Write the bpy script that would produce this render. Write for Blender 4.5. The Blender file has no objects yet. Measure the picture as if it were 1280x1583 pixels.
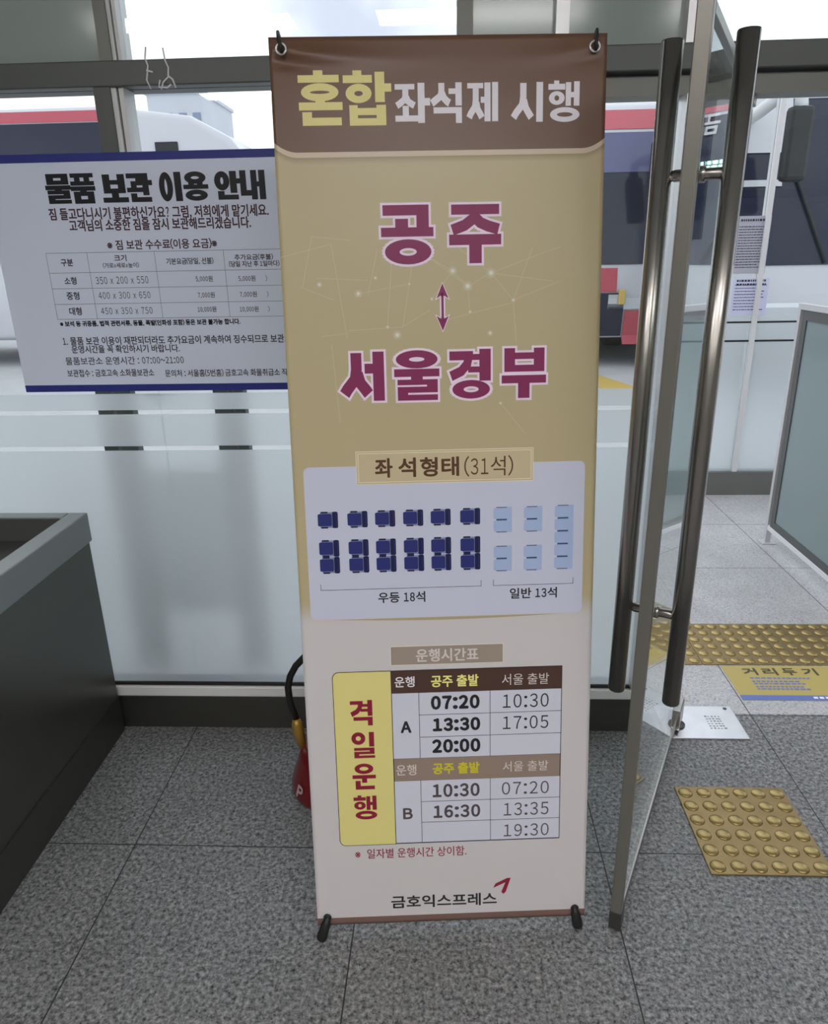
import bpy, bmesh, math, random
from mathutils import Vector, Matrix
random.seed(7)
R = math.radians
SC = bpy.context.scene
COL = SC.collection

# ------------------------------------------------------------------ camera
# matched to the photograph: focal length 1088 px, eye height 1.443 m, pitched 19 degrees down
F_PX, EYE, PITCH, ROLL, YAW = 1088.0, 1.4428, 0.3340, -0.0190, 0.0451
cy, sy = math.cos(YAW), math.sin(YAW)
fwd = Vector((-sy * math.cos(PITCH), cy * math.cos(PITCH), -math.sin(PITCH)))
rgt = Vector((cy, sy, 0)); upv = rgt.cross(fwd)
r2 = math.cos(ROLL) * rgt + math.sin(ROLL) * upv
u2 = -math.sin(ROLL) * rgt + math.cos(ROLL) * upv
cam = bpy.data.cameras.new('camera'); camo = bpy.data.objects.new('camera', cam); COL.objects.link(camo)
camo.matrix_world = Matrix(((r2.x, u2.x, -fwd.x, 0), (r2.y, u2.y, -fwd.y, 0), (r2.z, u2.z, -fwd.z, EYE), (0, 0, 0, 1)))
cam.sensor_fit = 'AUTO'; cam.sensor_width = 36; cam.lens = F_PX / 1583 * 36
cam.shift_x = -6 / 1583; cam.shift_y = -23 / 1583
cam.clip_start = 0.02; cam.clip_end = 500
SC.camera = camo

# ------------------------------------------------------------------ exposure, sky, sun
SC.view_settings.view_transform = 'Standard'; SC.view_settings.look = 'None'
SC.view_settings.exposure = 0.14; SC.view_settings.gamma = 1.0; SC.view_settings.use_curve_mapping = False
SKY, LAMP = 1.95, 21.5
W = bpy.data.worlds.new('overcast_sky'); SC.world = W; W.use_nodes = True
nt = W.node_tree; nt.nodes.clear()
wo = nt.nodes.new('ShaderNodeOutputWorld'); bg = nt.nodes.new('ShaderNodeBackground')
tc = nt.nodes.new('ShaderNodeTexCoord'); nz = nt.nodes.new('ShaderNodeTexNoise'); rp = nt.nodes.new('ShaderNodeValToRGB')
nz.inputs['Scale'].default_value = 3.2; nz.inputs['Detail'].default_value = 6; nz.inputs['Roughness'].default_value = .45
rp.color_ramp.elements[0].position = .34; rp.color_ramp.elements[0].color = (.41, .43, .53, 1)
rp.color_ramp.elements[1].position = .58; rp.color_ramp.elements[1].color = (.84, .86, .90, 1)
nt.links.new(tc.outputs['Generated'], nz.inputs['Vector']); nt.links.new(nz.outputs['Fac'], rp.inputs['Fac'])
nt.links.new(rp.outputs['Color'], bg.inputs['Color']); bg.inputs['Strength'].default_value = SKY
nt.links.new(bg.outputs['Background'], wo.inputs['Surface'])


# ------------------------------------------------------------------ helpers
def lin(c):
    c = c / 255
    return c / 12.92 if c <= .04045 else ((c + .055) / 1.055) ** 2.4


def rgb(r, g, b, k=1.0):
    return (min(.92, lin(r) * k), min(.92, lin(g) * k), min(.92, lin(b) * k), 1)


def mat(name, col, rough=.5, metal=0.0, spec=.5, coat=0.0, emit=None, noise=None, bump=None, alpha=None, aniso=0):
    m = bpy.data.materials.new(name); m.use_nodes = True
    n = m.node_tree; b = n.nodes['Principled BSDF']
    b.inputs['Base Color'].default_value = col; b.inputs['Roughness'].default_value = rough
    b.inputs['Metallic'].default_value = metal; b.inputs['Specular IOR Level'].default_value = spec
    b.inputs['Coat Weight'].default_value = coat
    if aniso: b.inputs['Anisotropic'].default_value = aniso
    if alpha is not None: b.inputs['Alpha'].default_value = alpha
    if emit:
        b.inputs['Emission Color'].default_value = emit[0]; b.inputs['Emission Strength'].default_value = emit[1]
    if noise or bump:
        t = n.nodes.new('ShaderNodeTexCoord'); z = n.nodes.new('ShaderNodeTexNoise')
        sc, amt = (noise or bump)[:2]
        z.inputs['Scale'].default_value = sc; z.inputs['Detail'].default_value = 4
        src = t.outputs['Object']
        if len(noise or bump) > 2:
            mp = n.nodes.new('ShaderNodeMapping'); mp.inputs['Scale'].default_value = (noise or bump)[2]
            n.links.new(src, mp.inputs[0]); src = mp.outputs[0]
        n.links.new(src, z.inputs['Vector'])
        if noise:
            mx = n.nodes.new('ShaderNodeMix'); mx.data_type = 'RGBA'
            n.links.new(z.outputs['Fac'], mx.inputs[0])
            mx.inputs[6].default_value = tuple(c * (1 - amt) for c in col[:3]) + (1,)
            mx.inputs[7].default_value = tuple(min(.95, c * (1 + amt)) for c in col[:3]) + (1,)
            n.links.new(mx.outputs[2], b.inputs['Base Color'])
        else:
            bp = n.nodes.new('ShaderNodeBump'); bp.inputs['Strength'].default_value = amt; bp.inputs['Distance'].default_value = .002
            n.links.new(z.outputs['Fac'], bp.inputs['Height']); n.links.new(bp.outputs[0], b.inputs['Normal'])
    return m


def glass(name, tint=(.93, .96, .95), ior=1.45, rough=0.0, gl=(1, 1, 1)):
    m = bpy.data.materials.new(name); m.use_nodes = True
    n = m.node_tree; n.nodes.clear()
    o = n.nodes.new('ShaderNodeOutputMaterial'); mx = n.nodes.new('ShaderNodeMixShader'); f = n.nodes.new('ShaderNodeFresnel')
    t = n.nodes.new('ShaderNodeBsdfTransparent'); g = n.nodes.new('ShaderNodeBsdfGlossy')
    geo = n.nodes.new('ShaderNodeNewGeometry')
    t.inputs[0].default_value = tint + (1,); g.inputs[0].default_value = gl + (1,); g.inputs['Roughness'].default_value = rough
    f.inputs['IOR'].default_value = ior
    # the same reflectance on both sides of the pane
    iv = n.nodes.new('ShaderNodeMath'); iv.operation = 'DIVIDE'; iv.inputs[0].default_value = 1.0; iv.inputs[1].default_value = ior
    mi = n.nodes.new('ShaderNodeMix'); n.links.new(geo.outputs['Backfacing'], mi.inputs[0])
    mi.inputs[2].default_value = ior; n.links.new(iv.outputs[0], mi.inputs[3])
    n.links.new(mi.outputs[0], f.inputs['IOR'])
    n.links.new(f.outputs[0], mx.inputs[0]); n.links.new(t.outputs[0], mx.inputs[1]); n.links.new(g.outputs[0], mx.inputs[2])
    n.links.new(mx.outputs[0], o.inputs[0])
    return m


def frosted(name, col=(.95, .97, .98), trans=.62, rough=.62):
    m = bpy.data.materials.new(name); m.use_nodes = True
    n = m.node_tree; n.nodes.clear()
    o = n.nodes.new('ShaderNodeOutputMaterial'); mx = n.nodes.new('ShaderNodeMixShader'); m2 = n.nodes.new('ShaderNodeMixShader')
    a = n.nodes.new('ShaderNodeBsdfTranslucent'); b = n.nodes.new('ShaderNodeBsdfRefraction'); d = n.nodes.new('ShaderNodeBsdfPrincipled')
    a.inputs[0].default_value = col + (1,); b.inputs[0].default_value = col + (1,)
    b.inputs['Roughness'].default_value = rough; b.inputs['IOR'].default_value = 1.12
    d.inputs['Base Color'].default_value = (.62, .64, .66, 1); d.inputs['Roughness'].default_value = .3
    mx.inputs[0].default_value = trans; n.links.new(a.outputs[0], mx.inputs[1]); n.links.new(b.outputs[0], mx.inputs[2])
    m2.inputs[0].default_value = .10; n.links.new(mx.outputs[0], m2.inputs[1]); n.links.new(d.outputs[0], m2.inputs[2])
    n.links.new(m2.outputs[0], o.inputs[0])
    return m


def tag(o, label=None, cat=None, group=None, kind=None):
    if label: o['label'] = label
    if cat: o['category'] = cat
    if group: o['group'] = group
    if kind: o['kind'] = kind
    return o


def empty(name, loc=(0, 0, 0), rz=0, label=None, cat=None, group=None, kind=None):
    o = bpy.data.objects.new(name, None); COL.objects.link(o); o.empty_display_size = .1
    o.location = loc; o.rotation_euler = (0, 0, rz)
    return tag(o, label, cat, group, kind)


class MB:
    """collects shapes for one mesh object"""
    def __init__(s): s.bm = bmesh.new(); s.mats = []
    def mi(s, m):
        if m not in s.mats: s.mats.append(m)
        return s.mats.index(m)
    def _new(s, bm2, M=None, m=None, smooth=False):
        i = s.mi(m) if m else 0
        for f in bm2.faces: f.material_index = i; f.smooth = smooth
        me = bpy.data.meshes.new('tmp'); bm2.to_mesh(me); bm2.free()
        if M: me.transform(M)
        s.bm.from_mesh(me); bpy.data.meshes.remove(me)
    def box(s, a, b, m=None, bev=0, M=None, seg=2):
        t = bmesh.new(); bmesh.ops.create_cube(t, size=1)
        a, b = Vector(a), Vector(b)
        bmesh.ops.transform(t, matrix=Matrix.Translation((a + b) / 2) @ Matrix.Diagonal((abs(b.x - a.x), abs(b.y - a.y), abs(b.z - a.z), 1)), verts=t.verts)
        if bev: bmesh.ops.bevel(t, geom=t.edges[:], offset=bev, segments=seg, affect='EDGES', profile=.5)
        s._new(t, M, m, False); return s
    def tube(s, pts, r, m=None, seg=16, caps=True, rr=None):
        pts = [Vector(p) for p in pts]; t = bmesh.new(); rings = []
        prev = None
        for i, p in enumerate(pts):
            d = (pts[min(i + 1, len(pts) - 1)] - pts[max(i - 1, 0)]).normalized()
            if prev is None:
                x = d.orthogonal().normalized()
            else:
                x = (prev - d * prev.dot(d)).normalized()
            prev = x; y = d.cross(x); rad = rr[i] if rr else r
            rings.append([t.verts.new(p + (x * math.cos(a) + y * math.sin(a)) * rad) for a in [2 * math.pi * k / seg for k in range(seg)]])
        for A, B in zip(rings, rings[1:]):
            for k in range(seg): t.faces.new((A[k], A[(k + 1) % seg], B[(k + 1) % seg], B[k]))
        if caps: t.faces.new(rings[0][::-1]); t.faces.new(rings[-1])
        i = s.mi(m) if m else 0
        for f in t.faces: f.material_index = i; f.smooth = len(f.verts) == 4
        me = bpy.data.meshes.new('tmp'); t.to_mesh(me); t.free(); s.bm.from_mesh(me); bpy.data.meshes.remove(me); return s
    def lathe(s, prof, m=None, seg=32, M=None):
        t = bmesh.new(); rings = []
        for r_, z_ in prof:
            rings.append([t.verts.new((max(r_, 1e-5) * math.cos(2 * math.pi * k / seg), max(r_, 1e-5) * math.sin(2 * math.pi * k / seg), z_)) for k in range(seg)])
        for A, B in zip(rings, rings[1:]):
            for k in range(seg): t.faces.new((A[k], A[(k + 1) % seg], B[(k + 1) % seg], B[k]))
        t.faces.new(rings[0][::-1]); t.faces.new(rings[-1])
        s._new(t, M, m, True); return s
    def prism(s, poly, y0, y1, m=None, axis='y', bev=0, smooth=False):
        """polygon in the plane across the axis, extruded along it"""
        t = bmesh.new()
        def P(a, b, c): return {'y': (a, c, b), 'x': (c, a, b), 'z': (a, b, c)}[axis]
        A = [t.verts.new(P(a, b, y0)) for a, b in poly]; B = [t.verts.new(P(a, b, y1)) for a, b in poly]; n = len(poly)
        t.faces.new(A); t.faces.new(B[::-1])
        for k in range(n): t.faces.new((A[k], B[k], B[(k + 1) % n], A[(k + 1) % n]))
        bmesh.ops.recalc_face_normals(t, faces=t.faces[:])
        if bev: bmesh.ops.bevel(t, geom=[e for e in t.edges if abs((e.verts[0].co - e.verts[1].co)[{'y': 1, 'x': 0, 'z': 2}[axis]]) < 1e-6], offset=bev, segments=4, affect='EDGES', profile=.5)
        s._new(t, None, m, smooth); return s
    def flat(s, poly, y, m):
        """one flat polygon in the local x-z plane, facing -y"""
        i = s.mi(m)
        vs = [s.bm.verts.new((a, y, b)) for a, b in poly]
        f = s.bm.faces.new(vs); f.material_index = i; f.normal_update()
        if f.normal.y > 0: f.normal_flip()
        return s
    def soup(s, verts, faces, y, m):
        i = s.mi(m); vs = [s.bm.verts.new((a, y, b)) for a, b in verts]
        for fc in faces:
            try: f = s.bm.faces.new([vs[k] for k in fc])
            except ValueError: continue
            f.material_index = i
        return s
    def build(s, name, m=None, parent=None, loc=None):
        me = bpy.data.meshes.new(name)
        if not s.mats and m: s.mats = [m]
        s.bm.to_mesh(me); s.bm.free()
        for x in s.mats: me.materials.append(x)
        o = bpy.data.objects.new(name, me); COL.objects.link(o)
        if parent: o.parent = parent
        if loc: o.location = loc
        return o


def shade(o, ang=40):
    for p_ in o.data.polygons: p_.use_smooth = True
    o.data.set_sharp_from_angle(angle=R(ang)); return o


# ------------------------------------------------------------------ lettering
_tc = {}
def raw_shape(body, res=3):
    cu = bpy.data.curves.new('t', 'FONT'); cu.body = body; cu.resolution_u = res
    o = bpy.data.objects.new('t', cu); COL.objects.link(o)
    me = bpy.data.meshes.new_from_object(o.evaluated_get(bpy.context.evaluated_depsgraph_get()))
    vs = [(v.co.x, v.co.y) for v in me.vertices]; fs = [tuple(p_.vertices) for p_ in me.polygons]
    bpy.data.objects.remove(o); bpy.data.curves.remove(cu); bpy.data.meshes.remove(me)
    return vs, fs
_gc = {}
def glyph(ch):
    """outline and advance of one character; figures and Latin come from the full-width forms of the Korean face"""
    if ch not in _gc:
        if ch == ' ': _gc[ch] = ([], [], .26)
        elif ch in '.,':
            vs, fs = raw_shape(ch); x0 = min(v[0] for v in vs)
            _gc[ch] = ([(x - x0 + .05, y) for x, y in vs], fs, .26)
        else:
            full = chr(ord(ch) + 0xFEE0) if '!' <= ch <= '~' else ch
            vs, fs = raw_shape(full); x0 = min(v[0] for v in vs); x1 = max(v[0] for v in vs)
            adv = .555 if ch.isdigit() else .28 if ch in ':)(' else .60 if ch.isascii() and ch.isalpha() else .92
            if ch in ':?~': adv = {':': .28, '?': .48, '~': .6}[ch]
            if ch == 'x': adv = .52
            if adv == .92: _gc[ch] = (vs, fs, EM)
            else:
                k = .70 if ch.isalnum() else .6 if ch in '~?' else 1
                _gc[ch] = ([((x - (x0 + x1) / 2) * k + adv * EM / 2, y) for x, y in vs], fs, adv * EM)
    return _gc[ch]
def _w(t_):
    vs, fs = raw_shape(t_); return max(v[0] for v in vs) - min(v[0] for v in vs)
EM = _w('\uac00\uac00') - _w('\uac00')
def text_shape(body):
    """outline of a line of text, scaled to a unit box"""
    if body not in _tc:
        vs = []; fs = []; x = 0
        for ch in body:
            gv, gf, adv = glyph(ch); n0 = len(vs)
            vs += [(a + x, b) for a, b in gv]; fs += [tuple(k + n0 for k in f) for f in gf]; x += adv
        x0 = min(v[0] for v in vs); x1 = max(v[0] for v in vs); y0 = min(v[1] for v in vs); y1 = max(v[1] for v in vs)
        _tc[body] = ([((a - x0) / (x1 - x0), (b - y0) / max(1e-6, y1 - y0)) for a, b in vs], fs)
    return _tc[body]


def put_text(mb, body, box, y, m, bold=0.0, mirror=False):
    x0, z0, x1, z1 = box; vs, fs = text_shape(body)
    x0 += bold; x1 -= bold; z0 += bold; z1 -= bold
    P = [((x0 + (1 - a if mirror else a) * (x1 - x0)), z0 + b * (z1 - z0)) for a, b in vs]
    offs = [(0, 0)] if not bold else [(bold * math.cos(k * math.pi / 4), bold * math.sin(k * math.pi / 4)) for k in range(8)]
    for i, (dx, dz) in enumerate(offs): mb.soup([(a + dx, b + dz) for a, b in P], fs, y - 4e-6 * i, m)


def Rr(x0, y0, x1, y1): return [[(x0, y0), (x1, y0), (x1, y1), (x0, y1)]]
def Oo(cx, cy_, rx, ry, hx, hy, n=28):
    out = []
    for k in range(n):
        a, b = 2 * math.pi * k / n, 2 * math.pi * (k + 1) / n
        out.append([(cx + rx * math.cos(a), cy_ + ry * math.sin(a)), (cx + rx * math.cos(b), cy_ + ry * math.sin(b)), (cx + hx * math.cos(b), cy_ + hy * math.sin(b)), (cx + hx * math.cos(a), cy_ + hy * math.sin(a))])
    return out
def St(pts, w, asp=1.0):
    """a brush stroke of width w along the points"""
    L = []; Rt = []
    for i, (x, y) in enumerate(pts):
        x0, y0 = pts[max(i - 1, 0)]; x1, y1 = pts[min(i + 1, len(pts) - 1)]
        dx, dy = (x1 - x0), (y1 - y0) * asp; l = math.hypot(dx, dy)
        nx, ny = -dy / l, dx / l
        L.append((x + nx * w / 2, y + ny * w / 2 / asp)); Rt.append((x - nx * w / 2, y - ny * w / 2 / asp))
    return [[L[i], L[i + 1], Rt[i + 1], Rt[i]] for i in range(len(pts) - 1)]
def Siot(x0, y0, x1, y1, w, cx=None):
    cx = (x0 + x1) / 2 if cx is None else cx; h = y1 - y0
    a = (x1 - x0) / max(h, 1e-6)
    return (St([(cx, y1), (cx, y1 - .38 * h), (cx - .06 * (x1 - x0), y1 - .6 * h), (x0 + .2 * (x1 - x0), y1 - .82 * h), (x0 + w * .28, y0 + w * .25)], w) +
            St([(cx + .02, y1 - .46 * h), (cx + .12 * (x1 - x0), y1 - .68 * h), (x1 - .2 * (x1 - x0), y1 - .83 * h), (x1 - w * .28, y0 + w * .25)], w))
def Frame(x0, y0, x1, y1, tx, ty): return Rr(x0, y0, x1, y0 + ty) + Rr(x0, y1 - ty, x1, y1) + Rr(x0, y0, x0 + tx, y1) + Rr(x1 - tx, y0, x1, y1)

GL = {
 '혼': Rr(.355, .91, .57, 1) + Rr(0, .78, .935, .915) + Oo(.49, .605, .43, .165, .225, .028) + Rr(.385, .40, .60, .47) + Rr(0, .28, 1, .425) + Rr(.07, 0, .29, .25) + Rr(.07, 0, .97, .145),
 '합': Rr(.205, .9, .39, 1) + Rr(0, .775, .603, .915) + Oo(.318, .585, .27, .175, .088, .046) + Rr(.66, .423, .86, .97) + Rr(.85, .61, 1, .76) + Rr(.115, 0, .29, .375) + Rr(.68, 0, .88, .375) + Rr(.115, 0, .88, .135) + Rr(.115, .19, .88, .32),
 '좌': Rr(0, .83, .56, .965) + Siot(0, .39, .6, .86, .17, .30) + Rr(.215, .15, .39, .43) + Rr(0, .04, .67, .19) + Rr(.65, 0, .845, .99) + Rr(.84, .43, 1, .615),
 '석': Siot(0, .44, .667, .98, .19, .36) + Rr(.80, .426, 1, .99) + Rr(.585, .71, .81, .845) + Rr(.105, .24, 1, .39) + Rr(.81, 0, 1, .39),
 '제': Rr(0, .845, .51, .98) + Siot(0, .05, .52, .86, .19, .27) + Rr(.43, .475, .57, .63) + Rr(.55, 0, .745, .99) + Rr(.795, 0, .99, 1),
 '시': Siot(0, .06, .68, .98, .2, .365) + Rr(.78, 0, .99, 1),
 '행': Rr(.18, .91, .34, 1) + Rr(0, .78, .53, .92) + Oo(.27, .58, .25, .165, .075, .065) + Rr(.55, .39, .72, .955) + Rr(.7, .59, .83, .72) + Rr(.81, .39, .99, .975) + Oo(.53, .18, .47, .18, .25, .055),
 '공': Rr(.04, .825, .915, 1) + Rr(.68, .60, .915, 1) + Rr(.275, .58, .52, .77) + Rr(0, .47, 1, .625) + Oo(.51, .213, .447, .213, .165, .065),
 '주': Rr(.045, .83, .96, 1) + St([(.52, .85), (.45, .75), (.3, .65), (.06, .57)], .19) + St([(.48, .80), (.6, .69), (.75, .63), (.95, .575)], .19) + Rr(0, .315, 1, .495) + Rr(.385, 0, .625, .34),
 '서': Siot(0, .08, .7, .98, .25, .36) + Rr(.55, .56, .76, .76) + Rr(.74, 0, 1, 1),
 '울': Oo(.505, .82, .46, .18, .17, .045) + Rr(0, .475, 1, .63) + Rr(.37, .4, .63, .48) + Rr(.07, .31, .96, .42) + Rr(.72, .16, .96, .42) + Rr(.07, .155, .96, .275) + Rr(.07, 0, .3, .275) + Rr(.07, 0, .96, .115),
 '경': Rr(.02, .78, .58, .96) + St([(.48, .88), (.44, .70), (.30, .56), (.05, .46)], .2) + Rr(.5, .78, .76, .9) + Rr(.46, .53, .76, .65) + Rr(.73, .36, 1, 1) + Oo(.53, .19, .45, .19, .18, .06),
 '부': Rr(.06, .53, .30, 1) + Rr(.72, .53, .96, 1) + Rr(.06, .78, .96, .91) + Rr(.06, .53, .96, .665) + Rr(0, .3, 1, .46) + Rr(.37, 0, .63, .32),
 '격': Rr(0, .83, .56, .97) + St([(.46, .9), (.42, .70), (.30, .56), (.04, .44)], .19) + Rr(.5, .74, .8, .85) + Rr(.45, .55, .8, .66) + Rr(.76, .38, .97, 1) + Rr(.13, .2, .97, .34) + Rr(.76, 0, .97, .34),
 '일': Oo(.3, .76, .3, .24, .11, .09) + Rr(.76, .44, .98, 1) + Rr(.1, .29, .98, .40) + Rr(.77, .15, .98, .40) + Rr(.1, .15, .98, .25) + Rr(.1, 0, .31, .25) + Rr(.1, 0, 1, .10),
 '운': Oo(.5, .8, .4, .2, .19, .075) + Rr(0, .42, 1, .56) + Rr(.4, .26, .62, .43) + Rr(.12, 0, .34, .34) + Rr(.12, 0, .94, .14),
 '물': Frame(.08, .66, .94, 1, .26, .11) + Rr(0, .48, 1, .60) + Rr(.37, .42, .63, .5) + Rr(.06, .33, .94, .43) + Rr(.7, .17, .94, .43) + Rr(.06, .165, .94, .265) + Rr(.06, 0, .3, .265) + Rr(.06, 0, .96, .10),
 '품': Rr(.04, .89, .97, 1) + Rr(.2, .66, .4, .95) + Rr(.6, .66, .8, .95) + Rr(.02, .62, .98, .73) + Rr(0, .44, 1, .56) + Rr(.38, .36, .62, .5) + Frame(.1, 0, .92, .38, .25, .115),
 '보': Rr(.06, .34, .32, 1) + Rr(.66, .34, .92, 1) + Rr(.06, .66, .92, .79) + Rr(.06, .34, .92, .48) + Rr(.37, .1, .62, .38) + Rr(0, 0, 1, .15),
 '관': Rr(.02, .86, .62, 1) + Rr(.40, .60, .62, 1) + Rr(.18, .46, .38, .72) + Rr(0, .36, .66, .49) + Rr(.66, .24, .88, 1) + Rr(.85, .60, 1.04, .75) + Rr(.14, 0, .36, .28) + Rr(.14, 0, .96, .14),
 '이': Oo(.28, .5, .29, .5, .08, .30) + Rr(.7, 0, .97, 1),
 '용': Oo(.5, .80, .42, .2, .19, .07) + Rr(.22, .46, .42, .66) + Rr(.58, .46, .78, .66) + Rr(0, .42, 1, .54) + Oo(.5, .18, .44, .18, .2, .055),
 '안': Oo(.28, .67, .29, .33, .08, .15) + Rr(.62, .24, .86, 1) + Rr(.84, .58, 1.02, .73) + Rr(.1, 0, .33, .28) + Rr(.1, 0, .9, .14),
 '내': Rr(0, .14, .22, 1) + Rr(0, .14, .46, .3) + Rr(.45, 0, .66, 1) + Rr(.62, .46, .8, .6) + Rr(.78, 0, 1, 1),
}
def grown(poly, g):
    """convex polygon with every side moved outwards by g"""
    ar = sum(poly[i][0] * poly[(i + 1) % len(poly)][1] - poly[(i + 1) % len(poly)][0] * poly[i][1] for i in range(len(poly)))
    if ar < 0: poly = poly[::-1]
    n_ = len(poly); out = []
    for i in range(n_):
        a, b_, c_ = Vector(poly[i - 1]), Vector(poly[i]), Vector(poly[(i + 1) % n_])
        d1 = (b_ - a).normalized(); d2 = (c_ - b_).normalized()
        n1 = Vector((d1.y, -d1.x)); n2 = Vector((d2.y, -d2.x)); k = n1 + n2
        k = k / max(.35, 1 + n1.dot(n2))
        out.append(tuple(b_ + k * g))
    return out
def put_glyph(mb, ch, box, y, m, grow=0.0):
    x0, z0, x1, z1 = box
    for i, poly in enumerate(GL[ch]):
        q = [(x0 + a * (x1 - x0), z0 + b * (z1 - z0)) for a, b in poly]
        mb.flat(grown(q, grow) if grow else q, y - 4e-6 * i, m)


def rrect(x0, z0, x1, z1, r, n=6, corners='abcd'):
    out = []
    for (cx, cz, a0, c) in ((x1 - r, z1 - r, 0, 'b'), (x0 + r, z1 - r, 90, 'a'), (x0 + r, z0 + r, 180, 'd'), (x1 - r, z0 + r, 270, 'c')):
        if c in corners: out += [(cx + r * math.cos(R(a0 + 90 * k / n)), cz + r * math.sin(R(a0 + 90 * k / n))) for k in range(n + 1)]
        else:
            sx = 1 if a0 in (0, 270) else -1; sz = 1 if a0 in (0, 90) else -1
            out.append((cx + sx * r, cz + sz * r))
    return out
def line(mb, a, b, w, y, m):
    dx, dz = b[0] - a[0], b[1] - a[1]; l = math.hypot(dx, dz) or 1; nx, nz = -dz / l * w / 2, dx / l * w / 2
    mb.flat([(a[0] + nx, a[1] + nz), (b[0] + nx, b[1] + nz), (b[0] - nx, b[1] - nz), (a[0] - nx, a[1] - nz)], y, m)
def rect(mb, x0, z0, x1, z1, y, m): mb.flat([(x0, z0), (x1, z0), (x1, z1), (x0, z1)], y, m)


# ------------------------------------------------------------------ materials
K = 1.5                                            # photo tone -> surface colour in the hall's light
M_ = {}
M_['steel'] = mat('brushed_stainless', (.40, .385, .36, 1), .27, 1, noise=(60, .06, (1, 1, .02)))
M_['handle'] = mat('polished_stainless', (.36, .335, .31, 1), .27, 1)
M_['dark_steel'] = mat('dark_stainless', (.10, .098, .088, 1), .33, .75, noise=(30, .1, (.05, 1, 1)))
M_['counter'] = mat('grey_stainless_counter', (.115, .115, .102, 1), .34, .7, noise=(20, .12, (1, .08, .3)))
M_['counter_rim'] = mat('counter_rim_steel', (.27, .275, .265, 1), .32, .85)
M_['alu'] = mat('bright_aluminium', (.66, .66, .66, 1), .35, .6)
M_['sill'] = mat('pale_sill_metal', (.86, .86, .85, 1), .4, .15)
M_['frame'] = mat('grey_aluminium_frame', rgb(98, 98, 94, 1.5), .42, .35, noise=(5, .08))
M_['frame_dark'] = mat('dark_aluminium_frame', rgb(76, 78, 76, 1.5), .45, .35)
M_['stile'] = mat('door_edge_aluminium', rgb(112, 109, 103, 1.5), .35, .6)
M_['black'] = mat('black_rubber', (.012, .012, .012, 1), .5)
M_['white'] = mat('white_paint', (.72, .72, .72, 1), .4)
M_['ceil'] = mat('ceiling_white', (.75, .75, .73, 1), .8)
M_['wallp'] = mat('painted_wall', (.42, .42, .40, 1), .8)
M_['glass'] = glass('clear_glass')
M_['doorglass'] = glass('door_glass', (.90, .93, .92), 1.5)
M_['tintglass'] = glass('tinted_glass', (.70, .72, .84), 1.5)
M_['frost'] = frosted('frosted_film')
M_['spandrel'] = mat('grey_green_spandrel', rgb(112, 120, 116, 2.1), .12, 0, .5, noise=(2.5, .12))


def floor_mat(name, base, amp, tile, off, joint=.0032):
    m = bpy.data.materials.new(name); m.use_nodes = True; n = m.node_tree; b = n.nodes['Principled BSDF']
    N = n.nodes.new; L = n.links.new
    t = N('ShaderNodeTexCoord'); s = N('ShaderNodeSeparateXYZ'); L(t.outputs['Object'], s.inputs[0])
    def mth(op, a, c=None):
        q = N('ShaderNodeMath'); q.operation = op
        for i, v in enumerate((a, c)):
            if v is None: continue
            if isinstance(v, (int, float)): q.inputs[i].default_value = v
            else: L(v, q.inputs[i])
        return q.outputs[0]
    def dist(o, off_, per):
        f = mth('FRACT', mth('DIVIDE', mth('SUBTRACT', o, off_), per))
        return mth('MULTIPLY', mth('MINIMUM', f, mth('SUBTRACT', 1.0, f)), per)
    d = mth('MINIMUM', dist(s.outputs[0], off[0], tile[0]), dist(s.outputs[1], off[1], tile[1]))
    j = mth('LESS_THAN', d, joint / 2)
    n1 = N('ShaderNodeTexNoise'); n1.inputs['Scale'].default_value = 100; n1.inputs['Detail'].default_value = 5; n1.inputs['Roughness'].default_value = .75
    n2 = N('ShaderNodeTexNoise'); n2.inputs['Scale'].default_value = 5; n2.inputs['Detail'].default_value = 3
    n3 = N('ShaderNodeTexVoronoi'); n3.inputs['Scale'].default_value = 190
    for q in (n1, n2, n3): L(t.outputs['Object'], q.inputs['Vector'])
    r_ = N('ShaderNodeValToRGB'); L(n1.outputs['Fac'], r_.inputs['Fac'])
    e = r_.color_ramp.elements
    e[0].position = .34; e[0].color = tuple(c * (1 - amp) for c in base) + (1,)
    e[1].position = .66; e[1].color = tuple(c * (1 + amp) for c in base) + (1,)
    v = N('ShaderNodeMix'); v.data_type = 'RGBA'; v.blend_type = 'MULTIPLY'; v.inputs[0].default_value = .55
    L(r_.outputs['Color'], v.inputs[6]); L(n3.outputs['Color'], v.inputs[7])
    hs = N('ShaderNodeHueSaturation'); hs.inputs['Saturation'].default_value = .12; hs.inputs['Value'].default_value = 1.35; L(v.outputs[2], hs.inputs['Color'])
    w = N('ShaderNodeMix'); w.data_type = 'RGBA'; w.blend_type = 'MULTIPLY'; w.inputs[0].default_value = .35
    L(hs.outputs[0], w.inputs[6]); L(n2.outputs['Fac'], w.inputs[7])
    x = N('ShaderNodeMix'); x.data_type = 'RGBA'; L(j, x.inputs[0]); L(w.outputs[2], x.inputs[6]); x.inputs[7].default_value = (.02, .02, .02, 1)
    L(x.outputs[2], b.inputs['Base Color']); b.inputs['Roughness'].default_value = .40; b.inputs['Specular IOR Level'].default_value = .4
    bp = N('ShaderNodeBump'); bp.inputs['Strength'].default_value = .25; bp.inputs['Distance'].default_value = .001
    L(n1.outputs['Fac'], bp.inputs['Height']); L(bp.outputs[0], b.inputs['Normal'])
    return m

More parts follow.
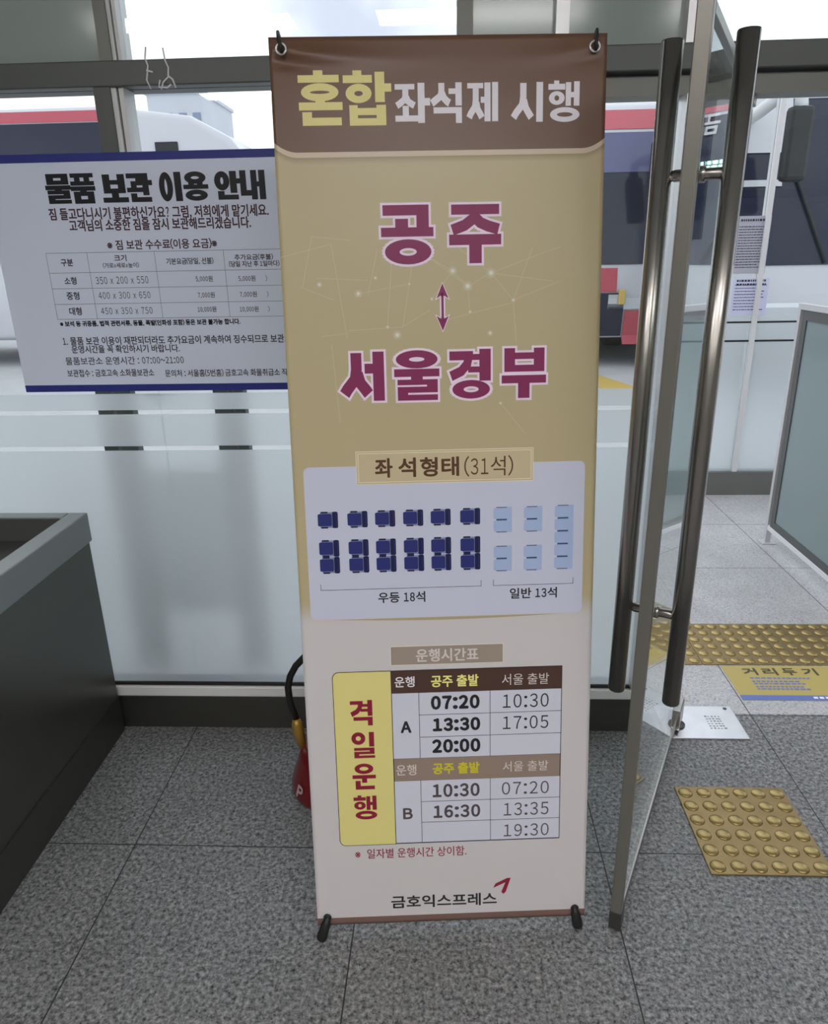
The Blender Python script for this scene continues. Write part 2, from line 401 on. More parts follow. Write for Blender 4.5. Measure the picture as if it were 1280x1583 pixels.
M_['granite'] = floor_mat('flamed_granite_tiles', (.200, .200, .196), .95, (.6, .5675), (-.8172, 1.4046))
M_['porch'] = floor_mat('smooth_porch_tiles', (.46, .46, .485), .12, (.6, .5675), (-.8172, 1.4046))
M_['asphalt'] = mat('bus_yard_concrete', (.52, .52, .53, 1), .8, noise=(3, .15))
M_['yellow_line'] = mat('yellow_road_paint', (.60, .42, .12, 1), .7)

# ------------------------------------------------------------------ the setting
WY = 1.886                                          # plane of the glass front
def struct(name, mb, m=None, label=None):
    o = mb.build(name, m); o['kind'] = 'structure'
    if label: o['label'] = label
    return o

struct('floor', MB().box((-3.6, -4.6, -.1), (4.2, 1.98, 0)), M_['granite'], 'speckled grey granite floor tiles of the waiting hall')
struct('floor_porch', MB().box((-3.6, 1.98, -.1), (4.2, 4.35, 0)), M_['porch'], 'smooth grey tiles of the porch beyond the glass door')
struct('road', MB().box((-60, 4.35, -.14), (60, 80, -.02)), M_['asphalt'], 'pale concrete ground of the bus yard outside')
struct('road_marking', MB().prism([(1.0, 10.5), (1.35, 10.5), (2.35, 7.0), (1.95, 7.0)], -.02, -.012, axis='z'), M_['yellow_line'], 'yellow line painted across the bus yard ground')
struct('ceiling', MB().box((-3.6, -4.6, 2.8), (4.2, 1.98, 2.9)), M_['ceil'])
struct('wall_left', MB().box((-3.7, -4.6, 0), (-3.6, 1.84, 2.8)), M_['wallp'])
struct('wall_right', MB().box((4.2, -4.6, 0), (4.3, 1.84, 2.8)), M_['wallp'])
struct('wall_rear', MB().box((-3.7, -4.7, 0), (4.3, -4.6, 2.8)), M_['wallp'])
struct('wall_header', MB().box((-3.6, 1.85, 2.55), (4.2, 1.95, 2.8)), M_['frame'], 'grey wall strip above the upper windows')

# glass front: skirting, sill, transom, mullions
XE = .572                                           # free end of the fixed front beside the doorway
struct('baseboard_front', MB().box((-3.6, WY, 0), (XE, WY + .10, .115)), M_['dark_steel'], 'dark steel skirting under the frosted glass front')
struct('trim_1', MB().box((-3.6, WY + .002, .115), (XE, WY + .07, .150), bev=.003), M_['sill'], 'pale metal sill strip along the glass front')
struct('trim_2', MB().box((-3.6, WY + .012, .150), (XE, WY + .06, .1605)), M_['black'], 'black gasket under the frosted glass')
struct('trim_3', MB().box((-3.6, WY - .015, 1.829), (4.2, WY + .08, 1.884), bev=.003), M_['frame_dark'], 'dark horizontal transom bar across the glass front')
struct('trim_4', MB().box((.32, WY + .012, 1.782), (4.2, WY + .08, 1.8235)), M_['frame'], 'grey door header under the transom')
def mullion(n, x0, x1, z0, z1, m1, lab, white=True):
    mb = MB()
    w = (x1 - x0)
    if white:
        mb.box((x0, WY - .012, z0), (x0 + w * .58, WY + .07, z1), m1); mb.box((x0 + w * .58, WY - .006, z0), (x0 + w * .76, WY + .06, z1), M_['white'])
        mb.box((x0 + w * .76, WY + .004, z0), (x0 + w * .83, WY + .06, z1), M_['black']); mb.box((x0 + w * .83, WY - .004, z0), (x1, WY + .06, z1), M_['white'])
    else: mb.box((x0, WY - .012, z0), (x1, WY + .07, z1), m1)
    return struct('trim_%d' % n, mb, None, lab)
mullion(5, -.842, -.772, 1.105, 1.829, M_['frame_dark'], 'lower window post with a dark face and white edge')
mullion(6, -.815, -.765, 1.884, 2.55, M_['frame'], 'upper window post with a white edge')
mullion(7, .025, .062, 1.884, 2.55, M_['frame'], 'upper grey window post above the banner', False)
mullion(8, .25, .28, 1.884, 2.55, M_['alu'], 'upper bright window post right of the banner top', False)
mullion(9, .545, .575, 1.884, 2.55, M_['alu'], 'upper bright window post over the door hinge', False)
mullion(13, XE - .012, XE, .1605, 1.782, M_['alu'], 'slim bright end post of the fixed glass', False)
mullion(14, 1.70, 1.80, 0, 2.55, M_['frame'], 'grey door post right of the doorway', False)

def window(n, x0, x1, z0, z1, m, films=(), y=WY + .02, lab=None):
    o = MB().box((x0, y, z0), (x1, y + .008, z1)).build('window_%d' % n, m); o['kind'] = 'structure'
    if lab: o['label'] = lab
    for a, b in films: MB().box((x0, y - .0012, a), (x1, y - .0004, b)).build('frosted_film', M_['frost'], o)
    return o
FILM = ((.1605, .925), (.938, 1.030), (1.042, 1.088))
window(1, -3.6, -.80, .1605, 1.829, M_['glass'], FILM, lab='glass pane with frosted film beside the steel counter')
window(2, -.80, XE - .012, .1605, 1.829, M_['glass'], FILM, lab='wide glass pane with frosted film behind the banner')
window(3, -3.6, -.815, 1.884, 2.55, M_['spandrel'], lab='grey green upper panel left of the window post')
window(4, -.765, .025, 1.884, 2.55, M_['glass'], lab='clear upper window showing bright sky')
window(5, .062, .25, 1.884, 2.55, M_['spandrel'], lab='narrow grey upper panel above the banner')
window(6, .28, .545, 1.884, 2.55, M_['spandrel'], lab='grey upper panel right of the banner top')
window(7, .575, 4.2, 1.884, 2.55, M_['glass'], lab='clear upper window over the doorway')
window(8, 1.80, 4.2, .1605, 1.782, M_['glass'], FILM, lab='frosted pane right of the doorway')
struct('baseboard_right', MB().box((1.80, WY, 0), (4.2, WY + .10, .1605)), M_['dark_steel'])

# second glass front of the porch
PY = 4.17
struct('baseboard_porch', MB().box((1.28, PY, 0), (4.2, PY + .08, .146)), M_['frame'], 'grey skirting of the far porch screen')
PF = ((.150, .925), (.936, 1.030), (1.041, 1.075))
window(9, 1.30, 1.73, .148, 3.0, M_['glass'], PF, y=PY + .02, lab='far porch pane with frosted film, left of its white post')
window(10, 1.758, 4.2, .148, 3.0, M_['glass'], PF, y=PY + .02, lab='far porch pane with frosted film, right of its white post')
for k, z in ((15, .926), (16, 1.031)):
    struct('trim_%d' % k, MB().box((1.302, PY + .014, z), (4.2, PY + .02, z + .0095)), M_['black'], 'thin dark line across the far porch screen')
struct('trim_10', MB().box((1.73, PY, .148), (1.758, PY + .06, 2.25), bev=.002), M_['white'], 'white post of the far porch screen')
struct('trim_11', MB().box((1.28, PY, .148), (1.30, PY + .06, 2.25), bev=.002), M_['white'], 'white end post of the far porch screen')
struct('trim_12', MB().box((1.28, PY - .01, 3.0), (4.2, PY + .07, 3.07), bev=.002), M_['frame_dark'], 'dark head rail of the far porch screen')

# ------------------------------------------------------------------ glass door standing open towards us
DA = R(64.2)
NEAR, HINGE = Vector((.367, 1.185, 0)), None
DL = .845
DM = Matrix.Translation(NEAR) @ Matrix.Rotation(DA, 4, 'Z')        # local x runs from the free edge to the hinge
door = empty('door_1', (0, 0, 0), 0, 'open glass door with two long steel pull bars', None, None, 'structure')
door.matrix_world = DM
TH = .0235
MB().box((.022, -.006, .045), (DL, .006, 1.775)).build('glass_pane', M_['doorglass'], door)
MB().box((0, -TH / 2, .052), (.022, TH / 2, 1.779), bev=.002).build('edge_stile', M_['stile'], door)
MB().box((.022, -.009, .018), (DL - .05, .009, .046), bev=.003).build('bottom_rail', M_['steel'], door)
MB().box((-.001, -.0135, .006), (.034, .0135, .056), bev=.003).build('corner_shoe', M_['dark_steel'], door)
mb = MB().box((DL - .075, -.019, .012), (DL + .004, .019, .085), bev=.004); mb.tube([(DL - .03, 0, .0), (DL - .03, 0, .02)], .014); mb.build('hinge_patch', M_['steel'], door)
MB().box((.022, -.012, 1.76), (DL, .012, 1.779), bev=.002).build('top_rail', M_['stile'], door)
for sgn, off in ((1, .057), (-1, .053)):
    h = MB().tube([(.091, sgn * off, .565), (.091, sgn * off, 1.7485)], .0172, M_['handle'], 32)
    h.tube([(.091, sgn * off, 1.7485), (.091, sgn * off, 1.7505)], .0165, M_['dark_steel'], 32)
    h.tube([(.091, sgn * off, .563), (.091, sgn * off, .565)], .0165, M_['dark_steel'], 32)
    ho = h.build('pull_bar', None, door)
    for z in (1.5545, .761):
        MB().tube([(.091, sgn * .004, z), (.091, sgn * .012, z), (.091, sgn * .013, z), (.091, sgn * .036, z), (.091, sgn * .037, z), (.091, sgn * off, z)], .01, M_['handle'], 20, rr=[.013, .013, .0095, .0095, .0085, .0085]).build('bracket', None, ho)

# steel cover plate of the door's floor hinge
pl = empty('floor_hinge_plate', (.81, 1.93, 0), 0, 'shiny steel cover plate on the floor under the door hinge', 'cover plate')
mb = MB().box((-.13, -.082, .0), (.121, .083, .006), bev=.002)
mb.build('plate', mat('scuffed_plate_steel', (.72, .72, .73, 1), .32, 1, noise=(14, .15)), pl)
MB().lathe([(.006, .0058), (.006, .0072), (.004, .0078)], M_['dark_steel'], 16, Matrix.Translation((.098, .069, 0))).build('screw', None, pl)
MB().lathe([(.026, .0058), (.027, .009), (.022, .011), (.012, .0115)], M_['dark_steel'], 24, Matrix.Translation((-.085, -.015, 0))).build('pivot_cap', None, pl)
mb = MB()
for i in range(5):
    for j in range(6):
        x, y = .018 + i * .0105 + random.uniform(-.001, .001), -.036 + j * .012
        mb.box((x, y, .0058), (x + random.uniform(.004, .009), y + random.uniform(.003, .007), .0063))
mb.build('engraved_mark', mat('dull_engraving', (.25, .25, .26, 1), .5, .6), pl)

# ------------------------------------------------------------------ banner stand
BO = Vector((.00422, 1.18451, .02417)); BX = Vector((.99777732, .06663642, 0)); BU = Vector((-.00960218, .14377775, .98956342)); BN = BU.cross(BX) * -1
BMAT = Matrix(((BX.x, BN.x, BU.x, BO.x), (BX.y, BN.y, BU.y, BO.y), (BX.z, BN.z, BU.z, BO.z), (0, 0, 0, 1)))
if BMAT.to_3x3().determinant() < 0:
    BN = -BN; BMAT = Matrix(((BX.x, BN.x, BU.x, BO.x), (BX.y, BN.y, BU.y, BO.y), (BX.z, BN.z, BU.z, BO.z), (0, 0, 0, 1)))
ban = empty('banner_stand', (0, 0, 0), 0, 'tall beige and brown banner listing bus times, standing in the hall', 'banner')
ban.matrix_world = BMAT

def crease(u, v):
    """gentle pull creases running in from the four eyelets; the printed middle stays flat"""
    d = 0.0
    for sx, ang in ((-1, -9), (1, -14)):
        x = (u - sx * .277) * -sx; y = v - 1.777
        a = R(ang); t = x * math.cos(a) + y * math.sin(a); s = -x * math.sin(a) + y * math.cos(a)
        if t > -.02:
            w = .010 + .06 * max(t, 0); amp = .0095 * math.exp(-max(t, 0) / .11) * min(1, (t + .02) / .02)
            d += amp * (math.exp(-(s / w) ** 2) - .8 * math.exp(-((s + 1.6 * w) / w) ** 2)) * (1 if sx < 0 else .35)
    for sx in (-1, 1):
        x = (u - sx * .277) * -sx; y = v - .022
        a = R(62); t = x * math.cos(a) + y * math.sin(a); s = -x * math.sin(a) + y * math.cos(a)
        if t > 0: d += .0022 * math.exp(-t / .10) * math.exp(-(s / (.008 + .10 * t)) ** 2)
    return -d * min(1.0, max(0.0, (v - 1.748) / .018) if v > .9 else max(0.0, (.16 - v) / .05))

# the print of the cloth: brown head, cream strip, beige field fading to white, brown foot
m = bpy.data.materials.new('printed_banner_cloth'); m.use_nodes = True; n = m.node_tree; b = n.nodes['Principled BSDF']
N = n.nodes.new; L = n.links.new
t = N('ShaderNodeTexCoord'); s = N('ShaderNodeSeparateXYZ'); L(t.outputs['Object'], s.inputs[0])
def mth(op, a, c=None, e=None):
    q = N('ShaderNodeMath'); q.operation = op
    for i, v in enumerate((a, c, e)):
        if v is None: continue
        if isinstance(v, (int, float)): q.inputs[i].default_value = v
        else: L(v, q.inputs[i])
    return q.outputs[0]
def mixc(f, a, c):
    q = N('ShaderNodeMix'); q.data_type = 'RGBA'
    L(f, q.inputs[0]) if not isinstance(f, float) else setattr(q.inputs[0], 'default_value', f)
    for i, v in ((6, a), (7, c)):
        if isinstance(v, tuple): q.inputs[i].default_value = v
        else: L(v, q.inputs[i])
    return q.outputs[2]
def sstep(x, a, c):
    q = N('ShaderNodeMapRange'); q.interpolation_type = 'SMOOTHSTEP'; L(x, q.inputs[0]); q.inputs[1].default_value = a; q.inputs[2].default_value = c
    return q.outputs[0]
U, V = s.outputs[0], s.outputs[2]
edge = mth('MULTIPLY', mth('POWER', mth('DIVIDE', mth('MAXIMUM', mth('SUBTRACT', mth('ABSOLUTE', U), .258), 0.0), .042), 2.0), .017)
hv = mth('SUBTRACT', V, mth('ADD', edge, 1.6105))
BEI, WHI = rgb(159, 147, 115, K), rgb(176, 172, 172, K)
q = N('ShaderNodeMapRange'); q.interpolation_type = 'SMOOTHSTEP'; L(V, q.inputs[0]); q.inputs[1].default_value = .705; q.inputs[2].default_value = .765
c = mixc(q.outputs[0], WHI, BEI)
rs = N('ShaderNodeMapRange'); L(hv, rs.inputs[0]); rs.inputs[1].default_value = -.021; rs.inputs[2].default_value = -.009
c = mixc(rs.outputs[0], c, rgb(132, 116, 88, K))
c = mixc(mth('GREATER_THAN', hv, -.009), c, rgb(176, 160, 140, K))
c = mixc(mth('GREATER_THAN', hv, 0.0), c, rgb(90, 64, 49, K))
c = mixc(mth('LESS_THAN', V, .0175), c, rgb(104, 80, 72, K))
L(c, b.inputs['Base Color']); b.inputs['Roughness'].default_value = .33; b.inputs['Specular IOR Level'].default_value = .4
M_['cloth'] = m
bm = bmesh.new(); NU, NV = 48, 144; grid = []
for j in range(NV + 1):
    # finer rows near the two ends, where the creases are
    v = 1.8 * (j / NV - .055 * math.sin(2 * math.pi * j / NV))
    grid.append([])
    for i in range(NU + 1):
        u = -.3 + .6 * (i / NU - .06 * math.sin(2 * math.pi * i / NU))
        grid[-1].append(bm.verts.new((u, crease(u, v), v)))
for j in range(NV):
    for i in range(NU):
        f = bm.faces.new((grid[j][i], grid[j][i + 1], grid[j + 1][i + 1], grid[j + 1][i])); f.smooth = True
me = bpy.data.meshes.new('banner_sheet'); bm.to_mesh(me); bm.free(); me.materials.append(M_['cloth'])
sheet = bpy.data.objects.new('banner_sheet', me); COL.objects.link(sheet); sheet.parent = ban
md = sheet.modifiers.new('thickness', 'SOLIDIFY'); md.thickness = .0006; md.offset = 1 if BN.y > 0 else -1

def pm(nm, r_, g_, b_, k=K): return mat(nm, rgb(r_, g_, b_, k), .42, 0, .35)
P = dict(yel=pm('print_pale_yellow', 198, 187, 124), wht=pm('print_off_white', 200, 195, 200), pur=pm('print_plum', 112, 30, 72), pnk=pm('print_pale_pink', 214, 188, 204),
         net=pm('print_light_beige', 168, 159, 132), glow=pm('print_glow', 190, 190, 182), halo=pm('print_halo', 165, 155, 130), halo2=pm('print_inner_halo', 173, 166, 145),
         pan=pm('print_white_panel', 172, 174, 190), cap=pm('print_beige_caption', 172, 158, 128), capl=pm('print_cream_line', 205, 198, 178), brn=pm('print_dark_brown_text', 74, 48, 28),
         navy=pm('print_navy', 34, 40, 96), navd=pm('print_deep_navy', 20, 22, 58), navl=pm('print_grey_blue', 118, 122, 150), sky=pm('print_light_blue', 142, 158, 188), skd=pm('print_slate_blue', 52, 66, 100), ink=pm('print_ink', 30, 30, 34),
         yb=pm('print_yellow_box', 192, 182, 116), hd=pm('print_umber', 66, 46, 40), hb=pm('print_taupe', 126, 110, 99), cell=pm('print_cell_white', 178, 179, 190), cal=pm('print_caption_taupe', 134, 122, 112),
         red=pm('print_maroon', 120, 24, 46), yt=pm('print_yellow_text', 212, 200, 120), yt2=pm('print_mustard_text', 178, 166, 36), grt=pm('print_pale_grey_text', 184, 176, 172), gry=pm('print_grey_text', 70, 62, 66), tan=pm('print_tan_shadow', 150, 138, 110))
E1, E2, E3, E4 = -.0008, -.0011, -.0014, -.0017
def mm(*a): return tuple(x / 1000 for x in a)

mb = MB()
for ch, bx in (('혼', (-252, 1655, -174, 1746)), ('합', (-172, 1654, -86, 1745))): put_glyph(mb, ch, mm(*bx), E1, P['yel'])
for ch, bx in (('좌', (-80, 1657, -17, 1724)), ('석', (-17, 1656, 40, 1724)), ('제', (50, 1658, 106, 1723)), ('시', (130, 1656, 187, 1722)), ('행', (196, 1655, 253, 1724))): put_glyph(mb, ch, mm(*bx), E1, P['wht'])
tag(mb.build('header_lettering', None, sheet), 'large pale yellow and white header lettering')

mb = MB()                                            # faint network drawing behind the place names
net = [((-262, 1375), (-240, 1466)), ((-240, 1466), (-170, 1458)), ((-262, 1375), (-205, 1352)), ((-300, 1430), (-205, 1452)), ((-205, 1452), (-182, 1280)), ((-235, 1392), (-140, 1386)), ((-158, 1362), (-62, 1378)),
       ((-62, 1378), (-76, 1300)), ((-92, 1440), (-105, 1300)), ((-62, 1378), (-52, 1440)), ((-52, 1440), (20, 1400)), ((20, 1400), (-20, 1350)), ((48, 1372), (20, 1400)), ((48, 1372), (92, 1395)), ((92, 1395), (20, 1450)), ((92, 1395), (185, 1428)),
       ((92, 1395), (210, 1378)), ((134, 1345), (170, 1440)), ((134, 1345), (222, 1378)), ((134, 1345), (92, 1395)), ((48, 1372), (52, 1325)), ((-75, 1300), (-180, 1295)), ((-230, 1285), (-180, 1290)), ((-212, 1270), (-202, 1120)), ((110, 1152), (160, 1090)),
       ((185, 1428), (222, 1440)), ((-30, 1430), (48, 1372)), ((-120, 1440), (-140, 1360)), ((0, 1310), (130, 1340)), ((-76, 1300), (-25, 1330)), ((134, 1345), (140, 1265))]
for a, c_ in net: line(mb, mm(*a), mm(*c_), .0014, E1, P['net'])
def disc(mb, u, v, r_, y, m): mb.flat([(u + r_ * math.cos(k * math.pi / 10), v + r_ * math.sin(k * math.pi / 10)) for k in range(20)], y, m)
for u, v, r_ in ((20, 1400, 9), (92, 1395, 10), (48, 1372, 10), (-158, 1362, 8), (-87, 1285, 9), (-230, 1380, 6), (134, 1345, 5), (-125, 1390, 4), (-20, 1350, 4), (52, 1325, 4), (-62, 1378, 3), (-105, 1300, 4), (110, 1152, 4), (90, 1285, 6)):
    disc(mb, u / 1000, v / 1000, r_ / 1000, E2, P['halo']); disc(mb, u / 1000, v / 1000, r_ * .66 / 1000, E3, P['halo2']); disc(mb, u / 1000, v / 1000, r_ * .36 / 1000, E4, P['glow'])
tag(mb.build('network_drawing', None, sheet), 'faint light network lines with soft dots')

for nm, lb, gl in (('departure_lettering', 'upper plum place name with a pale pink outline', (('공', (-112, 1413, -15, 1518)), ('주', (14, 1413, 111, 1517)))),
                   ('destination_lettering', 'lower plum place name with a pale pink outline', (('서', (-197, 1162, -114, 1255)), ('울', (-95, 1161, -8, 1256)), ('경', (10, 1162, 91, 1256)), ('부', (112, 1161, 198, 1256))))):
    mb = MB()
    for ch, bx in gl: put_glyph(mb, ch, mm(*bx), E3, P['pnk'], .0042); put_glyph(mb, ch, mm(*bx), E4, P['pur'])
    tag(mb.build(nm, None, sheet), lb)
mb = MB()
def arrow(mb, g, y, m):
    for sg in (1, -1):
        c0 = 1.3345; tip = .0435 + g
        mb.flat([(0, c0 + sg * tip), (.0115 + g, c0 + sg * (.0155 - g)), (.004, c0 + sg * (.021 - g)), (-.004, c0 + sg * (.021 - g)), (-.0115 - g, c0 + sg * (.0155 - g))], y, m)
    rect(mb, -.0022 - g, 1.3345 - .026, .0022 + g, 1.3345 + .026, y, m)
arrow(mb, .0028, E3, P['pnk']); arrow(mb, 0, E4, P['pur'])
tag(mb.build('route_arrow', None, sheet), 'plum double-headed arrow')

# seat plan
mb = MB()
mb.flat([(x / 1000, z / 1000) for x, z in rrect(-279, 720, 278, 1035, 12)], E1, P['pan'])
pts = [(-.215 + .46 * k / 20, .7185 + 0 * k) for k in range(21)]
mb.flat([(-.235, .7185)] + [(-.235 + .47 * k / 20, .7185 - .006 * math.sin(math.pi * k / 20)) for k in range(1, 20)] + [(.235, .7185)], E1, P['tan'])
rect(mb, -.175, .998, .175, 1.064, E2, P['capl']); rect(mb, -.174, .999, .174, 1.063, E3, P['cap'])
for x0, z0, x1, z1 in ((-171, 1002, 171, 1003), (-171, 1059, 171, 1060), (-171, 1002, -170, 1060), (170, 1002, 171, 1060)): rect(mb, *mm(x0, z0, x1, z1), E4, P['capl'])
for ch, x in (('좌', -138), ('석', -92), ('형', -49), ('태', -7)): put_text(mb, ch, mm(x, 1011, x + 35, 1050), E4, P['brn'], .0011)
put_text(mb, '(31석)', mm(38, 1009, 135, 1050), E4, P['brn'])
tag(mb.build('seat_plan_caption', None, sheet), 'white panel with a beige caption box')
def seat(mb, x0, z0, x1, z1):
    w, h = x1 - x0, z1 - z0
    rect(mb, x0 + .12 * w, z0 + .04 * h, x0 + .82 * w, z0 + .96 * h, E2, P['navl'])
    for a in (.06, .94): rect(mb, x0 + .16 * w, z0 + (a - .05) * h, x0 + .5 * w, z0 + (a + .05) * h, E3, P['navd'])
    mb.flat(rrect(x0, z0 + .14 * h, x0 + .70 * w, z0 + .86 * h, .003, 3), E3, P['navy'])
    mb.flat(rrect(x0 + .72 * w, z0 + .02 * h, x1, z0 + .98 * h, .003, 3), E3, P['navd'])
    rect(mb, x0 + .90 * w, z0 + .12 * h, x0 + .94 * w, z0 + .88 * h, E4, P['navy'])
mb = MB()
for x in (-255, -196, -141, -85, -30, 29):
    seat(mb, *mm(x, 911, x + 40, 946)); seat(mb, *mm(x, 852, x + 40, 888)); seat(mb, *mm(x, 817, x + 40, 853))
def pale(mb, x0, z0, x1, z1, k):
    w, h = x1 - x0, (z1 - z0) / k
    for i in range(k):
        a = z0 + i * h
        mb.flat(rrect(x0, a + .06 * h, x1 - .1 * w, a + .94 * h, .003, 3), E3, P['sky']); rect(mb, x1 - .35 * w, a, x1, a + h, E2, P['sky'])
        for e_ in (.03, .97): rect(mb, x0 + .15 * w, a + (e_ - .03) * h, x0 + .72 * w, a + (e_ + .03) * h, E4, P['skd'])
for x in (96, 157):
    pale(mb, *mm(x, 894, x + 37, 946), 2); pale(mb, *mm(x, 813, x + 37, 866), 2)
pale(mb, *mm(219, 814, 257, 947), 5)
for x0, x1 in ((-256, 71), (95, 259)):
    rect(mb, *mm(x0, 782, x1, 783), E2, P['ink']); rect(mb, *mm(x0, 782, x0 + 1, 795), E2, P['ink']); rect(mb, *mm(x1 - 1, 782, x1, 795), E2, P['ink'])
put_text(mb, '우등 18석', mm(-140, 752, -44, 775), E2, P['ink'], .0005); put_text(mb, '일반 13석', mm(129, 753, 226, 776), E2, P['ink'], .0005)
tag(mb.build('seat_plan', None, sheet), 'rows of navy and pale blue bus seats with captions')

# timetable
mb = MB()
rect(mb, *mm(-119, 615, 116, 657), E1, P['capl']); rect(mb, *mm(-118, 616, 115, 656), E2, P['cal'])
put_text(mb, '운행시간표', mm(-66, 621, 64, 650), E3, P['grt'], .0006)
mb.flat([(x / 1000, z / 1000) for x, z in rrect(-242, 197, -119, 604, 14, 6, 'ad')], E1, P['ink'])
mb.flat([(x / 1000, z / 1000) for x, z in rrect(-240.5, 198.5, -120, 602.5, 13, 6, 'ad')], E2, P['yb'])
for ch, bx in (('격', (-207, 482, -159, 540)), ('일', (-207, 407, -158, 467)), ('운', (-208, 333, -158, 394)), ('행', (-208, 261, -158, 319))): put_glyph(mb, ch, mm(*bx), E3, P['red'])
rect(mb, *mm(-120, 198, 240, 604), E2, P['ink'])
def cell(x0, z0, x1, z1, m, g=.6): rect(mb, *mm(x0 + g, z0 + g, x1 - g, z1 - g), E3, m)
rect(mb, *mm(-119, 553, 239, 602.5), E3, P['hd']); rect(mb, *mm(-118, 350, 238, 402), E3, P['hb'])
cell(-119, 402, -62, 553, P['cell']); cell(-119, 200, -62, 350, P['cell'])
for z0, z1 in ((402, 451), (451, 502), (502, 553), (200, 249), (249, 299), (299, 350)):
    cell(-62, z0, 88, z1, P['cell']); cell(88, z0, 239, z1, P['cell'])
for bx, s_, c_, w_ in (((-112, 566, -70, 590), '운행', 'wht', .0004), ((-36, 564, 64, 591), '공주 출발', 'yt', .0007), ((113, 564, 212, 589), '서울 출발', 'grt', 0),
                       ((-114, 363, -71, 388), '운행', 'grt', .0002), ((-36, 363, 65, 390), '공주 출발', 'yt2', .0009), ((115, 364, 213, 388), '서울 출발', 'grt', 0),
                       ((-37, 513, 66, 545), '07:20', 'ink', .0019), ((-34, 463, 67, 494), '13:30', 'ink', .0019), ((-36, 413, 67, 445), '20:00', 'ink', .0019),
                       ((115, 512, 212, 543), '10:30', 'ink', 0), ((115, 463, 212, 493), '17:05', 'ink', 0), ((-37, 308, 65, 340), '10:30', 'gry', .0013), ((-36, 258, 66, 289), '16:30', 'gry', .0013),
                       ((113, 309, 215, 339), '07:20', 'gry', 0), ((117, 258, 215, 289), '13:35', 'gry', 0), ((117, 207, 216, 237), '19:30', 'gry', 0),
                       ((-102, 462, -79, 489), 'A', 'ink', .0014), ((-102, 258, -81, 285), 'B', 'gry', .0012)):
    put_text(mb, s_, mm(*bx), E4, P[c_], w_)
put_text(mb, '※ 일자별 운행시간 상이함.', mm(-210, 164, 35, 188), E2, P['red'], .0002)
tag(mb.build('timetable', None, sheet), 'ruled bus timetable with a yellow side box')
mb = MB()
put_text(mb, '금호익스프레스', mm(-134, 36, 102, 68), E1, P['ink'], .0008)
for pts in ([(94, 79), (99, 90), (125, 103), (133, 103), (131, 97), (121, 92)], [(121, 92), (131, 97), (133, 103), (122, 68), (117, 63), (112, 68)]):
    mb.flat([(x / 1000, z / 1000) for x, z in pts], E1, P['red'])
tag(mb.build('company_lettering', None, sheet), 'black company name with a red tick mark')

# stand: eyelets, hooks, crossed rods and hub
HB = Vector((0, .10, .80))
hub = MB(); hub.box((-.035, .075, .76), (.035, .125, .84), bev=.008); hub.build('hub', M_['black'], ban)
for sx in (-1, 1):
    u = sx * .277; d0 = crease(u, 1.777)
    e = MB()
    for k in range(24):
        pass
    ring = [(u + .0085 * math.cos(a), d0 - .0022, 1.777 + .0085 * math.sin(a)) for a in [2 * math.pi * k / 24 for k in range(25)]]
    MB().tube(ring, .0022, M_['alu'], 8, caps=False).build('eyelet', None, ban)
    MB().tube([(u + .001, d0 - .004, 1.770), (u - sx * .0, d0 - .010, 1.779), (u + sx * .003, d0 - .006, 1.792), (u + sx * .005, d0 + .004, 1.806), (u + sx * .004, d0 + .016, 1.800), (u, d0 + .018, 1.78)], .0032, M_['black'], 10).build('hook', None, ban)
    MB().tube([HB + Vector((sx * .03, 0, .03)), (sx * .16, .065, 1.35), (u, .018, 1.782)], .004, M_['black'], 10).build('rod', None, ban)
    ring = [(u + .006 * math.cos(a), -.004, .022 + .006 * math.sin(a)) for a in [2 * math.pi * k / 20 for k in range(21)]]
    MB().tube(ring, .003, M_['black'], 8, caps=False).build('eyelet', None, ban)
    MB().tube([HB + Vector((sx * .03, 0, -.03)), (sx * .17, .06, .35), (u, .012, .024)], .004, M_['black'], 10).build('rod', None, ban)
Binv = BMAT.inverted()
for sx, foot in ((-1, Vector((-.286, 1.149, .002))), (1, Vector((.289, 1.196, .002)))):
    f0 = Binv @ foot; top = Vector((sx * .276, -.007, .023)); mid = top.lerp(f0, .25)
    MB().tube([top + Vector((0, .012, .003)), top, mid, f0.lerp(top, .12), f0], .006, M_['black'], 14, rr=[.004, .0055, .010, .012, .0105]).build('foot', None, ban)
rl = Binv @ Vector((.0, 1.78, .004))
MB().tube([HB + Vector((0, .02, -.02)), rl], .005, M_['black'], 10).build('rear_leg', None, ban)

# ------------------------------------------------------------------ luggage notice on the glass
nb = empty('notice_board', (-.68, 1.869, 1.395), 0, 'white luggage storage notice with blue bands on the glass, left of the banner', 'notice')
ns = MB().box((-.47, 0, -.293), (.39, .004, .293)).build('board', pm('notice_paper', 158, 163, 180, 2.1), nb)
mb = MB(); PK = pm('notice_black', 18, 18, 22); NV_ = pm('notice_blue', 36, 42, 110); PT = pm('notice_ink', 44, 42, 52); LN = pm('notice_rule', 110, 114, 126); PM2 = pm('notice_maroon_ink', 62, 34, 44)
ox, oz = -.68, 1.395
def nbx(x0, z0, x1, z1): return (x0 / 1000 - ox, z0 / 1000 - oz, x1 / 1000 - ox, z1 / 1000 - oz)
rect(mb, -.47, 1.669 - oz, .39, 1.688 - oz, -.0005, NV_); rect(mb, -.47, 1.102 - oz, .39, 1.1205 - oz, -.0005, NV_)
for ch, bx in (('물', (-996, 1576, -934, 1642)), ('품', (-932, 1575, -872, 1642)), ('보', (-853, 1576, -791, 1638)), ('관', (-790, 1576, -730, 1639)), ('이', (-708, 1576, -653, 1640)), ('용', (-648, 1576, -588, 1640)), ('안', (-569, 1577, -508, 1639)), ('내', (-506, 1576, -446, 1640))): put_glyph(mb, ch, nbx(*bx), -.0006, PK, .0012)
